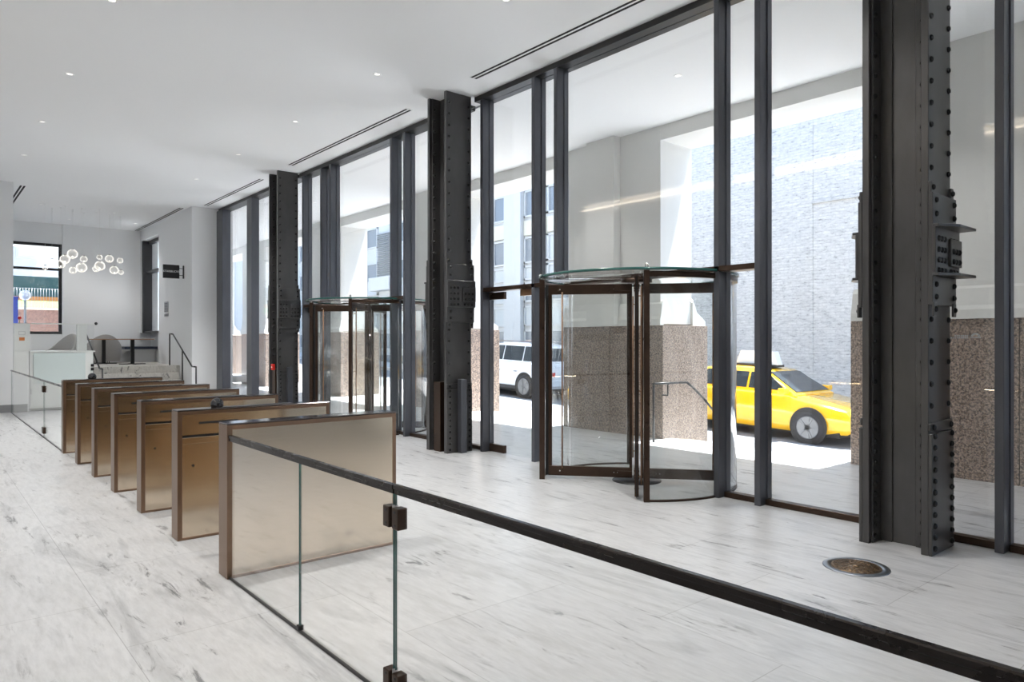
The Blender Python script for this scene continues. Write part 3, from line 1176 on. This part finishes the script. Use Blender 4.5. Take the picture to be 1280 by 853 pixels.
B(1.26, 1.60, 18.69, 18.70, 0, .17).build('plate', M_GRAY, R)
R = thing('door_3', 'flush white door in the partition wall at the left edge', 'door', kind='structure')
mb = MB()
mb.box(.4, 1.20, 18.685, 18.70, .02, 2.42)
mb.build('leaf', M_CAB, R, .002)
B(1.21, 1.25, 18.68, 18.70, 0, 2.47).build('jamb', M_WHITE, R, .002)
B(.3, 1.25, 18.68, 18.70, 2.43, 2.47).build('jamb', M_WHITE, R, .002)


def armchair(x, y, rz, label, sc_=1.0, zlow=.2):
    R = thing('lounge_chair', label, 'chair', (x, y, .9), rz, 'grey lounge chairs')
    mb = MB()
    # wrap-around shell: arc with varying height
    seg = 26
    cols = []
    for i in range(seg + 1):
        a = PI * (-.12) + (PI * 1.24) * i / seg
        k = max(0, math.sin(a))
        h = .40 + .44 * (k ** 1.6)
        lean = .10 * k
        r0, r1 = .33 * sc_, .39 * sc_
        ca, sa = math.cos(a), math.sin(a)
        cols.append([mb.bm.verts.new(p) for p in ((r0 * .9 * ca, r0 * .9 * sa, zlow), (r1 * .92 * ca, r1 * .92 * sa, zlow),
                                                  (r1 * ca, (r1 + lean) * sa, h), (r0 * ca, (r0 + lean) * sa, h))])
    for a, b2 in zip(cols, cols[1:]):
        for k in range(4):
            l = (k + 1) % 4
            mb.bm.faces.new((a[k], b2[k], b2[l], a[l])).smooth = True
    mb.bm.faces.new(cols[0])
    mb.bm.faces.new(list(reversed(cols[-1])))
    mb.build('backrest', M_FAB, R, .01, 2)
    MB().lathe([(.0005, zlow + .02), (.30 * sc_, zlow + .02), (.32 * sc_, .28), (.32 * sc_, .38), (.28 * sc_, .42), (.0005, .42)], 28).build('seat', M_FAB, R)
    for a in (.8, 2.3, 3.9, 5.5):
        MB().tube((.22 * math.cos(a), .22 * math.sin(a), .22), (.25 * math.cos(a), .25 * math.sin(a), 0), .015, 10, .010).build('leg', M_BLACK, R)
    return R


armchair(2.75, 21.2, -.9, 'grey upholstered lounge chair behind the glass guard')
armchair(4.22, 24.02, PI, 'wide grey upholstered tub chair behind the two tables', 1.35, .05)


def cafe_table(x, y, L, label):
    R = thing('cafe_table', label, 'table', (x, y, .9), group='thin topped lounge tables')
    B(-L / 2, L / 2, -.30, .30, .685, .71).build('tabletop', M_WOOD, R, .004)
    B(-.045, .045, -.045, .045, .02, .685).build('pedestal', M_BLACK, R, .003)
    mb = B(-.33, .33, -.04, .04, 0, .02)
    mb.box(-.04, .04, -.28, .28, 0, .02)
    mb.build('foot_plate', M_BLACK, R, .002)


cafe_table(4.62, 22.0, 1.0, 'thin topped lounge table on a black pedestal, nearer and to the right')
cafe_table(4.08, 22.95, .95, 'thin topped lounge table on a black pedestal, farther and to the left')
R = thing('window_bench', 'dark navy bench seat below the tall lounge window', 'bench', (4.78, 23.75, .9))
B(0, .91, 0, .75, .40, .48).build('seat_cushion', M_NAVY, R, .01, 2)
B(.30, .91, .25, .7, 0, .40).build('base', M_WHITE, R)

# far window and right window frames
R = thing('window_5', 'black framed window in the far lounge wall', 'window', kind='structure')
mb = MB()
mb.box(1.75, 3.30, YF + .10, YF + .18, 4.34, 4.42).box(1.75, 3.30, YF + .10, YF + .18, 1.75, 1.83).box(3.22, 3.30, YF + .10, YF + .18, 1.83, 4.34)
mb.box(1.75, 1.83, YF + .10, YF + .18, 1.83, 4.34).box(1.83, 3.22, YF + .10, YF + .18, 3.63, 3.70)
mb.build('frame', M_BLACK, R)
B(1.83, 3.22, YF + .13, YF + .14, 1.83, 3.63).build('glass_pane', M_GLASS, R)
B(1.83, 3.22, YF + .13, YF + .14, 3.70, 4.34).build('glass_pane', M_GLASS, R)
R = thing('window_6', 'tall narrow black framed window right of the lounge', 'window', kind='structure')
mb = MB()
mb.box(5.58, 5.66, 22.35, 22.43, 1.8, 4.68).box(5.40, 5.66, 24.28, 24.42, 1.8, 4.68)
mb.box(5.56, 5.66, 22.43, 24.28, 4.58, 4.68).box(5.44, 5.70, 22.43, 24.28, 1.8, 1.86).box(5.50, 5.66, 22.43, 24.28, 3.66, 3.73)
mb.build('frame', M_BLACK, R)
B(5.61, 5.62, 22.43, 24.28, 1.86, 3.66).build('glass_pane', M_GLASS, R)
B(5.61, 5.62, 22.43, 24.28, 3.73, 4.58).build('glass_pane', M_GLASS, R)

# blade sign
R = thing('blade_sign', 'black square hanging sign with white lettering on the white wall', 'sign', (5.38, 19.8, 3.36))
B(-.51, -.12, -.03, .03, -.175, .175).build('sign_box', M_BLACK, R, .004)
mb = MB()
mb.box(-.03, 0, -.02, .02, -.17, .17)
mb.box(-.12, -.02, -.008, .008, .085, .10).box(-.12, -.02, -.008, .008, -.095, -.08)
mb.build('bracket', M_BLACK, R)
cu = bpy.data.curves.new('sign_text', 'FONT')
cu.body = 'STARBUCKS'
cu.size = .074
cu.extrude = .002
cu.align_x = 'CENTER'
cu.align_y = 'CENTER'
to = bpy.data.objects.new('sign_text', cu)
C.objects.link(to)
bpy.context.view_layer.update()
me = bpy.data.meshes.new_from_object(to)
bpy.data.objects.remove(to)
me.materials.clear()
me.materials.append(M_WTXT)
tx = bpy.data.objects.new('lettering', me)
C.objects.link(tx)
tx.parent = R
tx.location = (-.315, -.033, .0)
tx.rotation_euler = (PI / 2, 0, 0)
for nm, y, z0, z1, lb in (('wall_control', 21.5, 2.36, 2.66, 'tall grey control plate on the white wall below the sign'),
                          ('wall_control', 21.5, 2.24, 2.32, 'small square grey control plate below the tall one')):
    R = thing(nm, lb, 'switch', (5.38, y, 0))
    B(-.012, 0, -.2, .2, z0, z1).build('plate', M_GRAY, R, .003)
    mb = MB()
    n = 6 if z1 - z0 > .2 else 2
    for i in range(n):
        zz = z0 + .02 + (z1 - z0 - .04) * i / n
        mb.box(-.016, -.012, -.15, .15, zz, zz + (z1 - z0 - .04) / n * .6)
    mb.build('buttons', M_BLACK, R)

# globe pendants
GL = [(90.6, 318.2, 5.9), (81.2, 324.8, 5.6), (76, 330.8, 5.0), (104.7, 324.6, 4.1), (102, 335.1, 6.1), (91.2, 338.6, 4.3), (124.4, 322.3, 3.3),
      (136.7, 324.2, 4.8), (150.1, 326.4, 3.5), (124.8, 333, 5.9), (120.1, 336.8, 4.1), (142.7, 338.3, 5.1), (151.2, 341.2, 3.1), (65, 327.5, 3.5), (56.5, 335, 3.0)]
GL.sort()
sth, cth = math.sin(TH), math.cos(TH)
nth = ['leftmost', 'second', 'third', 'fourth', 'fifth', 'sixth', 'seventh', 'eighth', 'ninth', 'tenth', 'eleventh', 'twelfth', 'thirteenth', 'fourteenth', 'rightmost']
for i, (gx, gy, gr) in enumerate(GL):
    Y = 21.6 + .5 * ((i * 37 % 10) / 10 - .5) * 2
    l = (gx - 640) / FPX
    Z = Y / (cth - l * sth)
    X = Z * (sth + l * cth)
    z = HCAM + (427 - gy) / FPX * Z
    r = gr / FPX * Z
    sz = 'large' if gr > 5 else ('medium' if gr > 3.9 else 'small')
    R = thing('globe_pendant', '%s clear glass globe lamp hung in the lounge cluster, %s' % (sz, nth[i] + (' of fifteen from the left' if 0 < i < 14 else ' of the fifteen')),
              'lamp', (X, Y, z), group='clear glass globe lamps hung over the lounge')
    MB().sphere((0, 0, 0), r, 24, 16).build('globe', M_GLOBE, R)
    MB().tube((0, 0, r), (0, 0, CH - z), .0012, 6).build('cable', M_CAB, R)
    MB().lathe([(.02, CH - z - .012), (.02, CH - z)], 12).build('canopy', M_CEIL, R)
    MB().sphere((0, 0, -.55 * r), r * .16, 12, 8).build('bulb', M_LAMP, R)
    MB().lathe([(.03, r * .8), (.03, r * 1.08), (.012, r * 1.15)], 12).build('cap', M_GRAY, R)


# ================================================================== CARS
def car(name, label, loc, rz, paint, L, Wd, top, roofx, kind):
    """nose towards local +X, wheels on z = 0"""
    R = thing(name, label, 'car', loc, rz)
    hw = Wd / 2
    if kind == 'sedan':
        st = [(-L / 2, .45, .72, .82), (-L / 2 + .12, .26, .86, .93), (-L / 2 + .6, .22, .98, 1.0), (-.9, .2, 1.0, 1.0), (.5, .2, .98, 1.0), (1.1, .2, .95, 1.0),
              (L / 2 - .7, .2, .84, .98), (L / 2 - .18, .24, .74, .90), (L / 2, .38, .60, .78)]
        gh = [(-1.75, .99), (-1.05, top - .06), (-.5, top), (.15, top - .01), (.45, top - .06), (1.25, .95)]
    else:
        st = [(-L / 2, .5, .95, .84), (-L / 2 + .10, .32, 1.10, .94), (-L / 2 + .5, .26, 1.12, 1.0), (-.9, .25, 1.08, 1.0), (.5, .25, 1.02, 1.0), (1.05, .25, 1.0, 1.0),
              (L / 2 - .6, .26, .93, .97), (L / 2 - .15, .30, .80, .88), (L / 2, .42, .66, .76)]
        gh = [(-L / 2 + .12, 1.12), (-L / 2 + .5, top - .12), (-1.1, top), (-.2, top), (.35, top - .06), (1.25, 1.0)]
    mb = MB()
    rings = []
    for x, zb, zt, k in st:
        w_ = hw * k
        rings.append([mb.bm.verts.new((x, y, z)) for y, z in ((-w_ * .88, zb), (-w_ * .98, zb + .12), (-w_, (zb + zt) / 2 + .05), (-w_ * .96, zt - .05), (-w_ * .84, zt),
                                                              (w_ * .84, zt), (w_ * .96, zt - .05), (w_, (zb + zt) / 2 + .05), (w_ * .98, zb + .12), (w_ * .88, zb))])
    for a, b2 in zip(rings, rings[1:]):
        n = len(a)
        for i in range(n):
            j = (i + 1) % n
            mb.bm.faces.new((a[i], a[j], b2[j], b2[i]))
    mb.bm.faces.new(rings[0])
    mb.bm.faces.new(list(reversed(rings[-1])))
    o = mb.build('body', paint, R, .03, 3, True)
    # greenhouse
    def hwid(z):
        f = (z - .95) / (top - .95)
        return hw * (.90 - .20 * max(0, min(1, f)))
    mb = MB()
    rings = []
    for x, z in gh:
        rings.append([mb.bm.verts.new(p) for p in ((x, -hw * .90, .92), (x, -hwid(z), z - .02), (x, -hwid(z) * .86, z), (x, hwid(z) * .86, z), (x, hwid(z), z - .02), (x, hw * .90, .92))])
    for a, b2 in zip(rings, rings[1:]):
        for i in range(6):
            j = (i + 1) % 6
            mb.bm.faces.new((a[i], a[j], b2[j], b2[i]))
    mb.bm.faces.new(rings[0])
    mb.bm.faces.new(list(reversed(rings[-1])))
    mb.build('cabin', paint, R, .02, 2, True)
    # side windows
    zb = (1.02 if kind == 'sedan' else 1.13)
    zt = top - .10
    xs = [(-1.45, -.95, -.72, -.72), (-.66, -.66, .08, .08), (.14, .14, .52, 1.02)] if kind == 'sedan' else \
        [(-L / 2 + .42, -L / 2 + .62, -1.18, -1.18), (-1.12, -1.12, -.22, -.22), (-.16, -.16, .35, .98)]
    for s in (-1, 1):
        for (a, a2, b2, b3) in xs:
            mb = MB()
            # a bottom-left, a2 top-left, b2 top-right, b3 bottom-right
            yb_, yt_ = hw * .90 - (zb - .92) / (top - .92) * hw * .2, hwid(zt)
            v = [(a, s * (yb_ + .010), zb), (b3, s * (yb_ + .010), zb), (b2, s * (yt_ + .014), zt), (a2, s * (yt_ + .014), zt)]
            v += [(p[0], p[1] - s * .03, p[2]) for p in v]
            vs = [mb.bm.verts.new(p) for p in v]
            for f in ((0, 1, 2, 3), (7, 6, 5, 4), (0, 4, 5, 1), (1, 5, 6, 2), (2, 6, 7, 3), (3, 7, 4, 0)):
                mb.bm.faces.new([vs[i] for i in f])
            mb.build('side_window', M_CARG, R)
    # windscreen, rear window
    for (x0, z0), (x1, z1), nm in ((gh[-1], gh[-2], 'windscreen'), (gh[0], gh[1], 'rear_window')):
        mb = MB()
        f0, f1 = .10, .93
        pa = (x0 + (x1 - x0) * f0, z0 + (z1 - z0) * f0)
        pb = (x0 + (x1 - x0) * f1, z0 + (z1 - z0) * f1)
        d = .02 if nm == 'windscreen' else -.02
        wa, wb = hwid(pa[1]) * .86, hwid(pb[1]) * .84
        v = [(pa[0] + d, -wa, pa[1] + .01), (pa[0] + d, wa, pa[1] + .01), (pb[0] + d, wb, pb[1] + .01), (pb[0] + d, -wb, pb[1] + .01)]
        v += [(p[0] - d * 2, p[1], p[2] - .03) for p in v]
        vs = [mb.bm.verts.new(p) for p in v]
        for f in ((0, 1, 2, 3), (7, 6, 5, 4), (0, 4, 5, 1), (1, 5, 6, 2), (2, 6, 7, 3), (3, 7, 4, 0)):
            mb.bm.faces.new([vs[i] for i in f])
        mb.build(nm, M_CARG, R)
    # wheels
    wr = .33 if kind == 'sedan' else .36
    for x in (-L / 2 + (.98 if kind == 'sedan' else .92), L / 2 - .88):
        for s in (-1, 1):
            MB().lathe([(wr + .06, -.005), (wr + .06, .006)], 32, (x, s * (hw + .001), wr + .02), 'y').build('wheel_arch', M_RUB, R)
            Wh = bpy.data.objects.new('wheel', None)
            C.objects.link(Wh)
            Wh.parent = R
            Wh.location = (x, s * (hw - .10), wr)
            MB().lathe([(wr * .66, -.11), (wr * .95, -.11), (wr, -.08), (wr, .08), (wr * .95, .12), (wr * .66, .12)], 36, (0, 0, 0), 'y').build('tyre', M_TYRE, Wh)
            mb = MB()
            for q in range(2):
                off = .125 * s
                mb.lathe([(wr * .62, off - .004), (wr * .70, off - .004), (wr * .70, off + .004), (wr * .62, off + .004)], 32, (0, 0, 0), 'y') if q == 0 else \
                    mb.lathe([(.001, off - .004), (.06, off - .004), (.06, off + .012), (.001, off + .012)], 16, (0, 0, 0), 'y')
            for k in range(5):
                a = 2 * PI * k / 5
                for da in (-.16, .16):
                    mb.bar((.04 * math.cos(a), .127 * s, .04 * math.sin(a)), (wr * .66 * math.cos(a + da), .127 * s, wr * .66 * math.sin(a + da)), .03, .03)
            mb.build('rim', M_RIM, Wh)
    for s in (-1, 1):
        B(L / 2 - .10, L / 2 - .01, s * hw * .62 - .12, s * hw * .62 + .12, .58, .70).build('headlamp', M_LAMPW, R, .01)
        B(-L / 2 - .005, -L / 2 + .10, s * hw * .66 - .12, s * hw * .66 + .12, .70, .84).build('tail_lamp', M_LAMPR, R, .01)
        B(.95, 1.12, s * (hw + .02) - .09, s * (hw + .02) + .09, .96, 1.08).build('wing_mirror', paint, R, .02, 2)
        for xd in (-.25, -1.05):
            B(xd, xd + .14, s * hw - .012, s * hw + .02, .80, .825).build('door_handle', M_BLACK if kind == 'sedan' else M_CHROME, R, .004)
    B(-L / 2 + .25, L / 2 - .3, -hw * .85, hw * .85, .17, .32).build('underbody', M_RUB, R)
    B(L / 2 - .05, L / 2 + .03, -hw * .75, hw * .75, .32, .48).build('front_bumper', M_BLACK if kind == 'sedan' else paint, R, .02, 2)
    B(-L / 2 - .03, -L / 2 + .05, -hw * .78, hw * .78, .40, .60).build('rear_bumper', M_BLACK if kind == 'sedan' else paint, R, .02, 2)
    return R


slope = math.atan(.035)
y_t = 8.65
tx = car('taxi', 'yellow taxi cab passing on the street outside the nearest bay', (14.67, y_t, zst(y_t)), -PI / 2, M_TAXI, 4.9, 1.84, 1.46, 0, 'sedan')
tx.rotation_euler = (0, slope, -PI / 2)
B(-.15, .35, -.35, .35, 0, 0).bm.free()
mb = MB().prism([(-.62, 1.50), (.42, 1.50), (.30, 1.80), (-.50, 1.80)], 'y', -.12, .12)
mb.build('roof_advert', M_CARW, tx, .01)
B(-.55, .35, -.3, .3, 1.45, 1.50).build('roof_rack', M_BLACK, tx)
y_s = 17.72
sv = car('suv', 'white sport utility car parked across the street, seen through the glass door', (15.12, y_s, zst(y_s)), PI / 2, M_CARW, 4.65, 1.84, 1.68, 0, 'suv')
sv.rotation_euler = (0, -slope, PI / 2)
for s in (-1, 1):
    MB().bar((-1.6, s * .62, 1.72), (.3, s * .62, 1.72), .03, .03).build('roof_rail', M_CHROME, sv)
    B(-2.0, 2.0, s * .915 - .01, s * .915 + .01, .26, .36).build('sill_trim', M_BLACK, sv)

# ================================================================== BUILDINGS ACROSS THE STREET
R = thing('brick_building', 'pale rough brick building across the street behind the taxi', 'building', (18.5, 0, 0))
B(0, 4, -10, 17.0, -1.2, 14).build('wall', M_BRICK, R)
B(-.06, 0, -10, 9.4, 5.25, 5.32).build('ledge', M_BRICK, R)
B(-.02, 0, 9.37, 9.43, -1.0, 14).build('seam', M_BRICK, R)
B(-.03, 0, -10, 17.0, -1.0, -.1).build('plinth', M_BLDG, R)
R = thing('office_building', 'white stone building with window columns across the street', 'building', (18.5, 0, 0))
B(.15, 5, 17.0, 60, -1.2, 13).build('wall', M_BLDG, R)
for (a, b2) in ((17.0, 18.4), (21.36, 22.4), (24.2, 25.6), (28.4, 29.6), (34.4, 35.6), (39.5, 40.6), (46, 47)):
    B(-.1, .15, a, b2, -1.1, 13).build('pilaster', M_BLDG, R, .01)
rows = [(-.1, .9), (1.1, 2.0), (2.15, 2.95), (3.1, 3.88), (3.98, 4.55), (4.65, 5.69), (6.48, 7.55), (8.3, 9.3)]
bays = [(18.6, 19.95), (20.0, 21.32), (22.42, 23.3), (23.35, 24.18), (25.8, 27.0), (27.1, 28.3), (29.8, 31.2), (31.5, 33.0), (33.1, 34.3), (35.8, 37.4), (37.6, 39.3), (41, 43), (43.4, 45.6)]
for bi, (a, b2) in enumerate(bays):
    for ri, (z0, z1) in enumerate(rows):
        if bi == 7 and ri in (4, 5, 6):
            continue
        wf = MB()
        for q in ((a, a + .07, z0, z1), (b2 - .07, b2, z0, z1), (a, b2, z0, z0 + .07), (a, b2, z1 - .07, z1)):
            wf.box(.06, .16, *q)
        fr = wf.build('window', M_BLDG, R)
        B(.12, .15, a + .07, b2 - .07, z0 + .07, z1 - .07).build('pane', M_BWIN2 if ri in (2, 4) or (bi + ri) % 5 == 0 else M_BWIN, fr)
    if bi in (0, 1, 2, 3):
        B(.05, .2, a, b2, 5.75, 6.35).build('spandrel', M_BEIGE, R)
lv = MB()
for i in range(22):
    z = 5.0 + i * .10
    lv.box(.02, .12, 31.4, 33.1, z, z + .045)
lv.build('louvre', M_GRAY, R)
B(-.35, .15, 31.2, 33.3, 4.15, 4.85).build('cooling_unit', M_BLDG, R, .03, 2)

# things seen through the far lounge window
R = thing('construction_hoarding', 'teal construction hoarding beyond the far lounge window', 'fence', (0, 44, 0))
B(-12, 9, 0, .15, 3.85, 4.9).build('boards', M_TEAL, R)
B(-12, 9, -.05, .18, 3.62, 3.85).build('orange_band', M_ORANGE, R)
mb = MB()
for i in range(15):
    mb.box(-12 + i * 1.5, -11.92 + i * 1.5, .15, .25, 0.5, 4.85)
mb.build('backing_posts', M_GRAY, R)
R = thing('grass_bank', 'bright green sloping lawn below the hoarding', 'lawn', (0, 0, 0), kind='stuff')
MB().prism([(38.6, 3.05), (43.6, 3.62), (43.6, .5), (38.6, .5)], 'x', -12, 8.9).build('turf', M_GRASS, R)
R = thing('garden_wall', 'weathered red brick garden wall beyond the far lounge window', 'wall', (0, 37.9, 0))
B(-12, 8.9, 0, .3, .4, 2.95).build('brickwork', M_REDBR, R)
B(-12, 8.9, -.05, .35, 2.95, 3.03).build('coping', M_BEIGE, R)
R = thing('iron_fence', 'slim railing on top of the brick garden wall', 'fence', (0, 38.05, 3.03))
mb = MB()
for i in range(90):
    x = -2 + i * .11
    mb.tube((x, 0, 0), (x, 0, .9), .008, 6)
mb.build('bars', M_GRAY, R)
B(-2, 7.9, -.01, .01, .86, .89).build('top_rail', M_GRAY, R)
R = thing('blue_booth', 'bright blue booth left beyond the far lounge window', 'booth', (2.55, 31.0, .4))
B(-.75, .25, 0, .7, 0, 2.7).build('shell', M_BLUE, R, .01)
B(-.77, .27, -.02, .72, 2.7, 2.76).build('roof', M_BLUE, R, .01)
R = thing('street_lamp', 'white globe street lamp beyond the far lounge window', 'lamp', (3.2, 33.0, .4))
MB().tube((0, 0, 0), (0, 0, 2.75), .05, 14, .04).build('pole', M_GRAY, R)
MB().sphere((0, 0, 2.92), .2, 18, 12).build('globe', M_CARW, R)
R = thing('pale_building', 'pale building high behind the hoarding', 'building', (0, 50, 0))
B(-14, 12, 0, 4, 0, 12).build('wall', M_BLDG, R)
for x in (-2, 1.2, 4.4, 7.4):
    f = B(x, x + 1.1, -.06, 0, 6.4, 8.4).build('window', M_BLDG, R)
    B(x + .1, x + 1.0, -.08, -.06, 6.5, 8.3).build('pane', M_BWIN2, f)
# through the tall narrow window
R = thing('traffic_signal', 'yellow traffic signal with a green lens outside the narrow lounge window', 'signal', (7.85, 33.5, 4.62))
B(-.14, .14, -.1, .1, -.45, .45).build('housing', M_YEL, R, .02)
for z, m in ((.28, M_RED), (0, M_YEL), (-.28, M_GREEN)):
    MB().lathe([(.0005, -.12), (.10, -.12), (.11, -.10)], 18, (0, 0, z), 'y').build('lens', m, R)
MB().tube((0, .1, -4.4), (0, .1, .4), .05).build('pole', M_GRAY, R)
